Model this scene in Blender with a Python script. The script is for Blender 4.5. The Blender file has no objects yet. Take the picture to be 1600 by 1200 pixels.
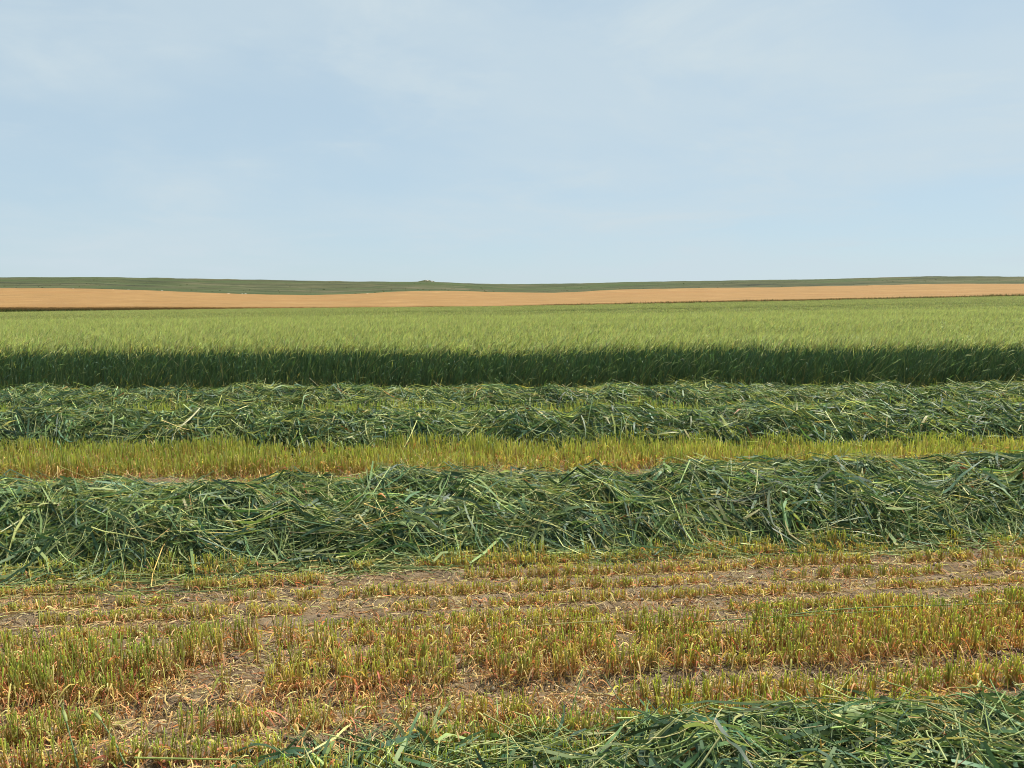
import bpy, math
import numpy as np
from mathutils import Vector

# ------------------------------------------------------------------ camera, sky, sun, exposure
S = bpy.context.scene
COL = S.collection
R = math.radians
F = 1209.0            # focal length in pixels of a 1600 px wide frame
PITCH = R(6.8)
CAM_H = 1.70
cam_d = bpy.data.cameras.new('camera')
cam = bpy.data.objects.new('camera', cam_d)
COL.objects.link(cam)
cam.location = (0, 0, CAM_H)
cam.rotation_euler = (R(90) - PITCH, 0, 0)
cam_d.sensor_width = 36
cam_d.lens = 36 * F / 1600
cam_d.clip_start = 0.05
cam_d.clip_end = 20000
S.camera = cam

SUN_EL, SUN_AZ = R(60), R(50)        # azimuth measured from +Y (view direction) towards +X
sun_d = bpy.data.lights.new('sun', 'SUN')
sun_d.energy = 5.0
sun_d.angle = R(3.0)
sun_d.color = (1.0, 0.94, 0.84)
sun = bpy.data.objects.new('sun', sun_d)
COL.objects.link(sun)
sv = Vector((math.sin(SUN_AZ) * math.cos(SUN_EL), math.cos(SUN_AZ) * math.cos(SUN_EL), math.sin(SUN_EL)))
sun.rotation_euler = sv.to_track_quat('Z', 'Y').to_euler()

W = bpy.data.worlds.new('World')
S.world = W
W.use_nodes = True
wn, wl = W.node_tree.nodes, W.node_tree.links
wn.clear()
wo = wn.new('ShaderNodeOutputWorld')
bg = wn.new('ShaderNodeBackground')
sky = wn.new('ShaderNodeTexSky')
sky.sky_type = 'NISHITA'
sky.sun_disc = False
sky.sun_elevation = SUN_EL
sky.sun_rotation = SUN_AZ
sky.altitude = 800
sky.air_density = 1.0
sky.dust_density = 0.6
sky.ozone_density = 2.5
bg.inputs['Strength'].default_value = 0.10
# thin high smoke and cirrus: noise on the sky direction, the same all round the sky
tc = wn.new('ShaderNodeTexCoord')
sep = wn.new('ShaderNodeSeparateXYZ')
wl.new(tc.outputs['Generated'], sep.inputs[0])
def wmath(op, a, b=None, clamp=False):
    n = wn.new('ShaderNodeMath'); n.operation = op; n.use_clamp = clamp
    for i, v in enumerate((a, b)):
        if v is None: continue
        if hasattr(v, 'links'): wl.new(v, n.inputs[i])
        else: n.inputs[i].default_value = v
    return n.outputs[0]
zc = wmath('MAXIMUM', sep.outputs['Z'], 0.0)
den = wmath('ADD', zc, 0.16)
px_ = wmath('DIVIDE', sep.outputs['X'], den)
py_ = wmath('DIVIDE', sep.outputs['Y'], den)
cmb = wn.new('ShaderNodeCombineXYZ')
wl.new(px_, cmb.inputs[0]); wl.new(py_, cmb.inputs[1])
def wnoise(scale, detail, rough, off, dist=0.0):
    mp = wn.new('ShaderNodeMapping'); mp.inputs['Location'].default_value = off
    wl.new(cmb.outputs[0], mp.inputs['Vector'])
    n = wn.new('ShaderNodeTexNoise'); n.inputs['Scale'].default_value = scale
    n.inputs['Detail'].default_value = detail; n.inputs['Roughness'].default_value = rough
    n.inputs['Distortion'].default_value = dist
    wl.new(mp.outputs[0], n.inputs['Vector'])
    return n.outputs['Fac']
def wramp(v, a, b):
    n = wn.new('ShaderNodeMapRange'); n.interpolation_type = 'SMOOTHSTEP'
    n.inputs['From Min'].default_value = a; n.inputs['From Max'].default_value = b
    wl.new(v, n.inputs['Value']); return n.outputs[0]
BROAD_AT, WISP_AT = (3.5, 6.06, 0), (1.36, -2.39, 0)
broad = wramp(wnoise(0.55, 5, 0.55, BROAD_AT, 0.3), 0.40, 0.62)
wisps = wramp(wnoise(1.5, 8, 0.62, WISP_AT, 0.5), 0.45, 0.78)
def wmix(f, c1, c2):
    m = wn.new('ShaderNodeMix'); m.data_type = 'RGBA'
    if hasattr(f, 'links'): wl.new(f, m.inputs[0])
    else: m.inputs[0].default_value = f
    wl.new(c1, m.inputs[6])
    m.inputs[7].default_value = c2
    return m.outputs[2]
hazy = wmix(0.84, sky.outputs[0], (3.14, 4.02, 4.58, 1))          # even smoke haze over the whole sky
fac = wmath('ADD', wmath('MULTIPLY', broad, 0.62), wmath('MULTIPLY', wisps, 0.60), True)
cloudy = wmix(fac, hazy, (3.78, 4.48, 4.88, 1))                    # thin pale cloud
wl.new(cloudy, bg.inputs['Color'])
wl.new(bg.outputs[0], wo.inputs['Surface'])

S.view_settings.view_transform = 'Standard'
S.view_settings.look = 'None'
S.view_settings.exposure = 0.68
S.view_settings.gamma = 1.0
S.view_settings.use_curve_mapping = False
S.render.engine = 'CYCLES'
S.cycles.use_denoising = True
S.cycles.filter_width = 1.0
S.cycles.max_bounces = 6
S.cycles.diffuse_bounces = 4
S.cycles.transmission_bounces = 4
S.cycles.glossy_bounces = 2
S.cycles.caustics_reflective = False
S.cycles.caustics_refractive = False

# ------------------------------------------------------------------ helpers
rng = np.random.default_rng(11)
N = lambda *a: rng.normal(*a)
U = lambda *a: rng.uniform(*a)

def vnoise(x, y, seed=0):
    """smooth value noise in 0..1"""
    x = np.asarray(x, float); y = np.asarray(y, float) + np.zeros_like(x)
    xi = np.floor(x).astype(np.int64); yi = np.floor(y).astype(np.int64)
    fx = x - xi; fy = y - yi
    fx = fx * fx * (3 - 2 * fx); fy = fy * fy * (3 - 2 * fy)
    def h(a, b):
        n = (a * 374761393 + b * 668265263 + seed * 974634777) & 0xffffffff
        n = ((n ^ (n >> 13)) * 1274126177) & 0xffffffff
        return ((n ^ (n >> 16)) & 0xffff) / 65535.0
    return (h(xi, yi) * (1 - fx) + h(xi + 1, yi) * fx) * (1 - fy) + (h(xi, yi + 1) * (1 - fx) + h(xi + 1, yi + 1) * fx) * fy

def fnoise(x, y, seed=0, octs=3):
    v = 0; a = 1; t = 0
    for o in range(octs):
        v = v + a * vnoise(x * 2 ** o, np.asarray(y) * 2 ** o, seed + o * 17); t += a; a *= .5
    return v / t

def sstep(a, b, x):
    t = np.clip((np.asarray(x, float) - a) / (b - a), 0, 1)
    return t * t * (3 - 2 * t)

def set_props(o, label=None, category=None, kind=None, group=None):
    for k, v in (('label', label), ('category', category), ('kind', kind), ('group', group)):
        if v: o[k] = v
    return o

def link(name, me, mat, parent=None):
    if mat: me.materials.append(mat)
    o = bpy.data.objects.new(name, me)
    COL.objects.link(o)
    if parent: o.parent = parent
    return o

def mesh_np(name, V, polys_flat, sizes, col=None, smooth=True):
    me = bpy.data.meshes.new(name)
    V = np.ascontiguousarray(V, np.float32)
    polys_flat = np.ascontiguousarray(polys_flat, np.int32)
    sizes = np.ascontiguousarray(sizes, np.int32)
    me.vertices.add(len(V)); me.vertices.foreach_set('co', V.ravel())
    me.loops.add(len(polys_flat)); me.loops.foreach_set('vertex_index', polys_flat)
    me.polygons.add(len(sizes))
    st = np.concatenate([[0], np.cumsum(sizes)[:-1]]).astype(np.int32)
    me.polygons.foreach_set('loop_start', st)
    if smooth: me.polygons.foreach_set('use_smooth', np.ones(len(sizes), bool))
    if col is not None:
        at = me.color_attributes.new('Col', 'FLOAT_COLOR', 'POINT')
        c = np.ones((len(V), 4), np.float32); c[:, :3] = np.clip(col, 0, 1)
        at.data.foreach_set('color', c.ravel())
    me.update(calc_edges=True)
    return me

class Strands:
    """collects bundles of stems and leaves; every strand is a centre line swept into a tube or a folded ribbon"""
    def __init__(self): self.V = []; self.Fq = []; self.C = []; self.n = 0
    def add(self, P, rad, col, sides=3, up=None):
        # P (n,k,3), rad (n,k) half width, col (n,k,3); sides 2 = flat ribbon, >=3 tube
        P = np.asarray(P, float); n, k, _ = P.shape
        if n == 0: return
        rad = np.broadcast_to(rad, (n, k)); col = np.broadcast_to(col, (n, k, 3))
        T = np.gradient(P, axis=1)
        T /= np.linalg.norm(T, axis=2, keepdims=True) + 1e-9
        r = rng.normal(size=(n, 1, 3)) if up is None else np.broadcast_to(up, (n, 1, 3))
        A = np.cross(T, r); A /= np.linalg.norm(A, axis=2, keepdims=True) + 1e-9
        B = np.cross(T, A)
        rings = []
        if sides == 2:
            rings = [P - A * rad[..., None], P + A * rad[..., None]]
        else:
            for s in range(sides):
                a = 2 * math.pi * s / sides
                rings.append(P + (A * math.cos(a) + B * math.sin(a)) * rad[..., None])
        m = len(rings)
        V = np.stack(rings, 2).reshape(-1, 3)                       # n,k,m
        C = np.repeat(col[:, :, None, :], m, 2).reshape(-1, 3)
        base = self.n + (np.arange(n) * k * m)[:, None, None]
        j = np.arange(k - 1)[None, :, None] * m
        s = np.arange(1 if m == 2 else m)[None, None, :]
        s2 = (s + 1) % m
        q = np.stack([base + j + s, base + j + s2, base + j + m + s2, base + j + m + s], -1).reshape(-1, 4)
        self.V.append(V); self.C.append(C); self.Fq.append(q); self.n += len(V)
    def mesh(self, name):
        q = np.concatenate(self.Fq)
        return mesh_np(name, np.concatenate(self.V), q.ravel(), np.full(len(q), 4), np.concatenate(self.C))
    def build(self, name, mat, parent=None): return link(name, self.mesh(name), mat, parent)

# ------------------------------------------------------------------ materials
def new_mat(name):
    m = bpy.data.materials.new(name); m.use_nodes = True
    n = m.node_tree.nodes; n.clear()
    out = n.new('ShaderNodeOutputMaterial')
    return m, n, m.node_tree.links, out

def plant_mat(name, transl=0.35, rough=0.45, spec=0.35, gain=1.0):
    m, n, l, out = new_mat(name)
    at = n.new('ShaderNodeAttribute'); at.attribute_name = 'Col'
    tcn = n.new('ShaderNodeTexCoord')
    nz = n.new('ShaderNodeTexNoise'); nz.inputs['Scale'].default_value = 60; nz.inputs['Detail'].default_value = 3
    l.new(tcn.outputs['Object'], nz.inputs['Vector'])
    mr = n.new('ShaderNodeMapRange'); mr.inputs['To Min'].default_value = 0.65 * gain; mr.inputs['To Max'].default_value = 1.35 * gain
    l.new(nz.outputs['Fac'], mr.inputs['Value'])
    mul = n.new('ShaderNodeVectorMath'); mul.operation = 'SCALE'
    l.new(at.outputs['Color'], mul.inputs[0]); l.new(mr.outputs[0], mul.inputs['Scale'])
    p = n.new('ShaderNodeBsdfPrincipled')
    p.inputs['Roughness'].default_value = rough
    p.inputs['Specular IOR Level'].default_value = spec
    l.new(mul.outputs[0], p.inputs['Base Color'])
    t = n.new('ShaderNodeBsdfTranslucent')
    tint = n.new('ShaderNodeVectorMath'); tint.operation = 'MULTIPLY'
    tint.inputs[1].default_value = (1.15, 1.1, 0.55)
    l.new(mul.outputs[0], tint.inputs[0]); l.new(tint.outputs[0], t.inputs['Color'])
    mx = n.new('ShaderNodeMixShader'); mx.inputs[0].default_value = transl
    l.new(p.outputs[0], mx.inputs[1]); l.new(t.outputs[0], mx.inputs[2])
    l.new(mx.outputs[0], out.inputs['Surface'])
    return m

def noise_mat(name, cols, scale, detail=6, rough=0.9, bump=0.0, bscale=40, stretch=(1, 1, 1), second=None):
    m, n, l, out = new_mat(name)
    tcn = n.new('ShaderNodeTexCoord'); mp = n.new('ShaderNodeMapping'); mp.inputs['Scale'].default_value = stretch
    l.new(tcn.outputs['Object'], mp.inputs['Vector'])
    nz = n.new('ShaderNodeTexNoise'); nz.inputs['Scale'].default_value = scale
    nz.inputs['Detail'].default_value = detail; nz.inputs['Roughness'].default_value = 0.65
    l.new(mp.outputs[0], nz.inputs['Vector'])
    cr = n.new('ShaderNodeValToRGB'); e = cr.color_ramp.elements
    e[0].position = cols[0][0]; e[0].color = (*cols[0][1], 1)
    e[1].position = cols[-1][0]; e[1].color = (*cols[-1][1], 1)
    for pos, c in cols[1:-1]:
        x = e.new(pos); x.color = (*c, 1)
    l.new(nz.outputs['Fac'], cr.inputs[0])
    colour = cr.outputs[0]
    if second:
        sc2, amt, lo, hi, c2 = second
        n2 = n.new('ShaderNodeTexNoise'); n2.inputs['Scale'].default_value = sc2; n2.inputs['Detail'].default_value = 5
        l.new(mp.outputs[0], n2.inputs['Vector'])
        mr = n.new('ShaderNodeMapRange'); mr.inputs['From Min'].default_value = lo; mr.inputs['From Max'].default_value = hi
        mr.inputs['To Max'].default_value = amt
        l.new(n2.outputs['Fac'], mr.inputs['Value'])
        mx = n.new('ShaderNodeMix'); mx.data_type = 'RGBA'
        l.new(mr.outputs[0], mx.inputs[0]); l.new(colour, mx.inputs[6]); mx.inputs[7].default_value = (*c2, 1)
        colour = mx.outputs[2]
    p = n.new('ShaderNodeBsdfPrincipled'); p.inputs['Roughness'].default_value = rough
    p.inputs['Specular IOR Level'].default_value = 0.15
    l.new(colour, p.inputs['Base Color'])
    if bump:
        nb = n.new('ShaderNodeTexNoise'); nb.inputs['Scale'].default_value = bscale; nb.inputs['Detail'].default_value = 8
        nb.inputs['Roughness'].default_value = 0.7
        l.new(tcn.outputs['Object'], nb.inputs['Vector'])
        b = n.new('ShaderNodeBump'); b.inputs['Strength'].default_value = 1.0; b.inputs['Distance'].default_value = bump
        l.new(nb.outputs['Fac'], b.inputs['Height']); l.new(b.outputs[0], p.inputs['Normal'])
    l.new(p.outputs[0], out.inputs['Surface'])
    return m

M_hay = plant_mat('cut_green_hay', 0.33, 0.48, 0.24)
M_stub = plant_mat('stubble', 0.48, 0.6, 0.2)
M_crop = plant_mat('standing_crop', 0.40, 0.5, 0.25)
M_litter = plant_mat('litter', 0.1, 0.8, 0.1)
M_soil = noise_mat('soil', [(0.25, (0.080, 0.058, 0.036)), (0.5, (0.175, 0.130, 0.080)), (0.75, (0.32, 0.25, 0.16))], 9, 10, 0.95, 0.02, 55,
                   second=(2.2, 0.5, 0.48, 0.7, (0.25, 0.155, 0.080)))
M_core = noise_mat('packed_hay', [(0.3, (0.045, 0.065, 0.025)), (0.7, (0.12, 0.15, 0.06))], 30, 8, 0.8, 0.02, 60)
M_tan = noise_mat('ripe_grain', [(0.28, (0.12, 0.072, 0.028)), (0.41, (0.215, 0.124, 0.042)), (0.57, (0.255, 0.150, 0.053)), (0.68, (0.33, 0.205, 0.080))], 0.30, 10, 0.9, 0.3, 1.2,
                  stretch=(0.3, 1, 1), second=(0.03, 0.5, 0.48, 0.66, (0.235, 0.120, 0.040)))
M_hill = noise_mat('prairie_hill', [(0.32, (0.022, 0.027, 0.014)), (0.43, (0.042, 0.049, 0.019)), (0.55, (0.068, 0.070, 0.030)), (0.68, (0.125, 0.105, 0.064))],
                   0.05, 10, 0.95, 0.8, 0.35, stretch=(0.3, 1, 1), second=(0.010, 0.7, 0.47, 0.60, (0.044, 0.070, 0.020)))
M_rock = noise_mat('pale_rock', [(0.3, (0.30, 0.27, 0.22)), (0.7, (0.62, 0.58, 0.50))], 1.5, 6, 0.9, 0.05, 4)
M_brown = noise_mat('mown_strip', [(0.3, (0.20, 0.12, 0.06)), (0.7, (0.34, 0.21, 0.11))], 0.4, 7, 0.9, 0.05, 5)

# ------------------------------------------------------------------ terrain: field edges with their own distance and height
def ray(px, py):
    dx = (px - 800) / F; dy = (600 - py) / F
    return np.array([dx, math.cos(PITCH) + dy * math.sin(PITCH), -math.sin(PITCH) + dy * math.cos(PITCH)])
def edge_line(pts, depth):
    """(px, py) pairs of an edge and its depth in metres -> functions of u = x / y giving height"""
    u = []; z = []
    for px, py in pts:
        d = ray(px, py); u.append(d[0] / d[1]); z.append(CAM_H + depth * d[2] / d[1])
    return lambda q: np.interp(q, u, z)
CROP_H = 0.86
Y_GREEN, Y_TAN, Y_TANFAR, Y_SKY = 115.0, 126.0, 330.0, 820.0
e_green = edge_line([(-600, 491), (0, 488), (200, 485), (400, 482.5), (600, 480.5), (800, 478.5), (1000, 475), (1200, 471), (1400, 467), (1600, 462.5), (2200, 455)], Y_GREEN)
e_tan = edge_line([(-600, 478), (0, 479), (200, 479.5), (400, 480), (600, 479), (760, 478), (800, 477), (1000, 473.0), (1200, 468.5), (1400, 464.5), (1600, 460), (2200, 450)], Y_TAN)
e_far = edge_line([(-600, 447), (0, 450), (120, 450.5), (200, 452.5), (300, 456.5), (400, 460), (490, 461), (560, 459), (620, 455.5), (690, 454), (760, 456), (850, 457.5), (900, 456.5), (960, 452.5), (1100, 450), (1200, 449), (1350, 446), (1450, 443.6), (1600, 443.2), (2200, 440)], Y_TANFAR)
e_sky = edge_line([(-600, 436), (0, 433.5), (150, 432.8), (300, 435), (450, 438), (550, 439.8), (640, 440.2), (700, 441), (740, 443.4), (800, 444), (900, 443), (1000, 440.5), (1100, 439), (1200, 437.3), (1280, 436.6), (1340, 434.5), (1400, 432.8), (1470, 431.6), (1600, 432.6), (2200, 436)], Y_SKY)
def smooth_u(fn):
    g = np.linspace(-1.6, 1.6, 801); v = fn(g)
    ker = np.hanning(15); ker /= ker.sum()
    v = np.convolve(np.pad(v, 7, mode='edge'), ker, 'valid')
    return lambda q: np.interp(q, g, v)
e_green, e_tan, e_far, e_sky = [smooth_u(e) for e in (e_green, e_tan, e_far, e_sky)]

def T(x, y):
    """height of the ground under the near field and the green crop"""
    x = np.asarray(x, float); y = np.asarray(y, float)
    u = x / np.maximum(y, 20.0)
    ze = e_green(u) - CROP_H
    s = np.clip((y - 9) / (Y_GREEN - 9), 0, 1.15)
    s = np.where(s < 0.06, s * s / 0.12, s - 0.03) / 0.97
    return ze * s

def micro(x, y):
    """clods, drill furrows and wheel marks in the near soil"""
    yy = y - 0.11 * x
    f = (fnoise(x * 3.0, y * 5.0, 3, 4) - 0.5) * 0.030
    f = f + (fnoise(x * 14, y * 14, 9, 2) - 0.5) * 0.016
    f = f + 0.010 * np.cos(2 * np.pi * yy / 0.19)
    f = f - 0.025 * np.exp(-((yy - 3.15) / 0.10) ** 2)
    return f
def G(x, y):
    x = np.asarray(x, float); y = np.asarray(y, float)
    w = sstep(14, 10, y) * sstep(-4, 1, y) * sstep(12, 8, np.abs(x))
    return T(x, y) + micro(x, y) * w

def grid_mesh(name, X, Y, Z):
    ny, nx = X.shape
    V = np.stack([X, Y, Z], -1).reshape(-1, 3)
    i = (np.arange(ny - 1)[:, None] * nx + np.arange(nx - 1)[None, :]).ravel()
    q = np.stack([i, i + 1, i + nx + 1, i + nx], -1)
    return mesh_np(name, V, q.ravel(), np.full(len(q), 4))

def spaced(dense_lo, dense_hi, step, lo, hi, grow=1.13):
    a = list(np.arange(dense_lo, dense_hi, step)); s = step; v = a[-1]
    while v < hi: s *= grow; v += s; a.append(v)
    s = step; v = a[0]; b = []
    while v > lo: s *= grow; v -= s; b.append(v)
    return np.array(b[::-1] + a)
gx = spaced(-4.2, 4.4, 0.055, -4000, 4000, 1.12)
gy = spaced(2.1, 5.1, 0.042, -1500, 7000, 1.055)
GX, GY = np.meshgrid(gx, gy)
GZ = G(GX, GY) - 6.0 * sstep(118, 330, GY) - 0.4 * sstep(14, 40, GY)
set_props(link('ground', grid_mesh('ground', GX, GY, GZ), M_soil), 'bare brown field soil between the stubble rows', 'ground', 'structure')

us = np.concatenate([np.linspace(-3.0, -1.25, 40)[:-1], np.linspace(-1.25, 1.25, 300), np.linspace(1.25, 3.0, 40)[1:]])
# mown strip and ripe field
def fan(name, ys, zs, mat, rough=0.0, seed=0):
    X = us[None, :] * ys[:, None]; Y = np.repeat(ys[:, None], len(us), 1)
    Z = zs
    if rough: Z = Z + rough * (fnoise(X / 6, Y / 6, seed, 3) - 0.5)
    return link(name, grid_mesh(name, X, Y, Z), mat)
TAN_H = 0.7
ys = np.linspace(Y_GREEN - 3, Y_TAN + 3, 12)
a = (ys[:, None] - Y_GREEN) / (Y_TAN - Y_GREEN)
zs = (e_green(us)[None] - CROP_H - 0.05) * (1 - a) + (e_tan(us)[None] - TAN_H - 0.15) * a
set_props(fan('mown_path', ys, zs, M_brown), 'brown mown strip between green crop and ripe field', 'path', 'structure')
ys = Y_TAN + (Y_TANFAR - Y_TAN) * np.linspace(0, 1, 60) ** 1.3
a = (ys[:, None] - Y_TAN) / (Y_TANFAR - Y_TAN)
zs = e_tan(us)[None] * (1 - a) + e_far(us)[None] * a - 1.2 * np.sin(np.pi * a) * 0.6
ys = np.concatenate([[Y_TAN - .12], ys]); zs = np.concatenate([zs[:1] - 1.3, zs])
set_props(fan('ripe_grain_field', ys, zs, M_tan, 0.22, 5), 'ripe tan grain field below the green hills', 'field', 'structure')
# hills
ys = np.concatenate([Y_TANFAR - 6 + (Y_SKY - Y_TANFAR + 6) * np.linspace(0, 1, 90), Y_SKY + np.array([20, 50, 110, 220, 450, 900, 1800, 4000, 8000.])])
a = (ys[:, None] - Y_TANFAR) / (Y_SKY - Y_TANFAR)
ac = np.clip(a, 0, 1)
zs = (e_far(us)[None] - 0.7) * (1 - ac) + e_sky(us)[None] * ac
X = us[None] * ys[:, None]
zs = zs + (fnoise(X / 70, ys[:, None] / 70 + 0 * X, 21, 4) - 0.55) * 5.0 * np.sin(np.pi * ac) ** 0.8 * np.minimum(1, ac * 3)
zs = zs + (fnoise(X / 9, ys[:, None] / 9 + 0 * X, 33, 2) - 0.5) * 0.9 * np.minimum(1, ac * 5)
zs = zs - np.maximum(0, ys[:, None] - Y_SKY) * 0.022
HILL_Z = zs
set_props(fan('hills', ys, zs, M_hill), 'low green prairie hills along the horizon', 'hills', 'structure')
def hill_h(x, y):
    u = x / y
    a = np.clip((y - Y_TANFAR) / (Y_SKY - Y_TANFAR), 0, 1)
    j = np.clip(np.searchsorted(ys, y) - 1, 0, len(ys) - 2); t = (y - ys[j]) / (ys[j + 1] - ys[j])
    return np.interp(u, us, HILL_Z[j]) * (1 - t) + np.interp(u, us, HILL_Z[j + 1]) * t

# ------------------------------------------------------------------ windrows of cut hay
def pick(pal, n, p):
    pal = np.array(pal); i = rng.choice(len(pal), n, p=np.array(p) / np.sum(p))
    c = pal[i] * U(0.72, 1.28, (n, 1))
    return c * (1 + N(0, 0.06, (n, 3)))
LEAF = [(.050, .098, .056), (.078, .140, .068), (.125, .195, .082), (.24, .30, .12), (.42, .42, .18), (.36, .15, .06)]
LEAF_P = [.26, .30, .22, .16, .055, .003]
STEM = [(.11, .165, .075), (.19, .25, .092), (.34, .40, .14), (.52, .54, .24), (.50, .38, .14), (.36, .14, .06)]
STEM_P = [.24, .27, .24, .20, .045, .003]

class Windrow:
    def __init__(s, cx, cy, hw, hx, hv, x0, x1, seed, lump=0.5):
        s.cx, s.cy, s.hw, s.hx, s.hv, s.x0, s.x1, s.seed, s.lump = cx, cy, hw, hx, hv, x0, x1, seed, lump
    def yc(s, x): return np.interp(x, s.cx, s.cy) + (fnoise(x * 0.9, 0.5, s.seed + 5, 2) - 0.5) * 0.22
    def b(s, x): return s.hw * (0.86 + 0.34 * vnoise(x * 1.3, 3.3, s.seed + 9))
    def H(s, x, y):
        w = (y - s.yc(x)) / s.b(x)
        pr = np.maximum(0, 1 - np.abs(w) ** 2.3) ** 0.75
        h = np.interp(x, s.hx, s.hv)
        n = (1 - s.lump * 0.55) + s.lump * 1.1 * fnoise(x * 2.1, y * 2.6, s.seed, 3)
        n = n + 0.16 * s.lump * (fnoise(x * 6.5, y * 6.5, s.seed + 3, 2) - 0.5)
        pit = sstep(.52, .74, fnoise(x * 3.3, y * 3.9, s.seed + 31, 2))
        return h * pr * n * (1 - .42 * pit * s.lump)
    def line(s, c, th, L, k, off, pitch, bend, stiff=0.45, arch=0.0):
        """centre lines that lie over the heap: c (n,2) middle, th direction, L length"""
        t = np.linspace(-.5, .5, k)[None]
        d = t * L[:, None]; q = bend[:, None] * L[:, None] * (4 * t * t - 0.33)
        kk = (U(0, 1, len(c)) < .28)[:, None]; t0 = U(-.25, .25, (len(c), 1)); vee = np.abs(t - t0) * L[:, None]
        q = np.where(kk, N(0, .45, (len(c), 1)) * vee, q); zk = np.where(kk, N(.02, .14, (len(c), 1)) * vee, 0)
        x = c[:, 0:1] + np.cos(th)[:, None] * d - np.sin(th)[:, None] * q
        y = c[:, 1:2] + np.sin(th)[:, None] * d + np.cos(th)[:, None] * q
        h = s.H(x, y)
        lin = h[:, :1] * (0.5 - t) + h[:, -1:] * (t + .5)
        up = np.maximum(lin, h)
        z = h * (1 - stiff) + (up * .6 + h * .4) * stiff + off[:, None] + pitch[:, None] * d + zk + arch * (1 - 4 * t * t) * L[:, None]
        z = G(x, y) + np.maximum(z, 0.004 + U(0, 0.012, (len(c), 1)))
        return np.stack([x, y, z], -1)
    def core(s, parent, n=160):
        xs = np.linspace(s.x0 - .3, s.x1 + .3, n); ww = np.linspace(-1.12, 1.12, 26)
        X = np.repeat(xs[None], 26, 0); Y = s.yc(X) + ww[:, None] * s.b(X)
        Z = G(X, Y) + np.maximum(s.H(X, Y) - 0.12, -0.03)
        o = link('packed_hay', grid_mesh('packed_hay', X, Y, Z), M_core, parent); o['kind'] = 'stuff'
    def clumps(s, nc, m, along, front_bias=0.5, spread=0.22, sx=0.16, sw=0.10):
        x = U(s.x0, s.x1, nc)
        w = np.where(U(0, 1, nc) < front_bias, U(-1.02, 0.1, nc), U(-1.0, 1.0, nc))
        th = np.where(U(0, 1, nc) < along, N(0, 0.42, nc) + N(-0.25, 0.2, nc), -np.pi / 2 + N(0, 0.5, nc))
        i = np.repeat(np.arange(nc), m); n = nc * m
        xx = x[i] + N(0, sx, n); ww = np.clip(w[i] + N(0, sw, n), -1.08, 1.0)
        yy = s.yc(xx) + ww * s.b(xx)
        return np.stack([xx, yy], -1), th[i] + N(0, spread, n), i, x, w

def tint(n, i, nc, base_amp=0.25):
    t = 1 + N(0, base_amp, nc)
    return np.clip(t, 0.5, 1.6)[i][:, None]

def fill_windrow(s, st, nc, m, k, rs, lscale=1.0, tube=3, along=0.62, head_frac=0.10):
    # stems
    c, th, i, cxs, cw = s.clumps(nc, m, along)
    n = len(c); L = U(0.28, 0.72, n) * lscale
    dry = np.clip(N(0.0, 0.5, nc), -1, 1)[i]
    P = s.line(c, th, L, k, U(-.085, .035, n), N(0, .10, n), N(0, .05, n))
    col = pick(STEM, n, STEM_P) * tint(n, i, nc)
    col[:, 0] *= 1 + 0.18 * dry; col[:, 2] *= 1 - 0.15 * dry
    r = U(.75, 1.25, n)[:, None] * rs * np.linspace(1.1, 0.7, k)[None]
    st.add(P, r * (1.25 if tube == 2 else 1), col[:, None, :], tube)
    # leaf blades
    c, th, i, cxs, cw = s.clumps(nc, int(m * 1.25), along, spread=0.45)
    n = len(c); L = U(0.14, 0.38, n) * lscale
    P = s.line(c, th, L, k, U(-.08, .045, n), N(0, .20, n), N(0, .16, n), 0.3, N(0, .08, (n, 1)))
    col = pick(LEAF, n, LEAF_P) * tint(n, i, nc)
    prof = np.array([np.sin(np.pi * min(1, 0.25 + 0.72 * q)) ** 0.8 for q in np.linspace(0, 1, k)])
    r = U(.7, 1.75, n)[:, None] * rs * (2.7 if rs < .0028 else 2.0) * prof[None]
    st.add(P, r, col[:, None, :], 2)
    # seed heads
    nh = int(n * head_frac)
    if nh:
        j = rng.choice(n, nh)
        P = s.line(c[j] + N(0, .02, (nh, 2)), th[j], U(.07, .11, nh) * max(1, lscale), k, U(-.02, .05, nh), N(0, .3, nh), N(0, .1, nh), 0.3)
        col = pick([(.17, .23, .08), (.27, .31, .12), (.38, .36, .17)], nh, [.4, .4, .2])
        prof = np.sin(np.pi * np.linspace(0.12, 0.95, k)) ** 0.6
        st.add(P, prof[None] * rs * 2.0 * U(.8, 1.2, (nh, 1)), col[:, None, :], 4)

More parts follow.
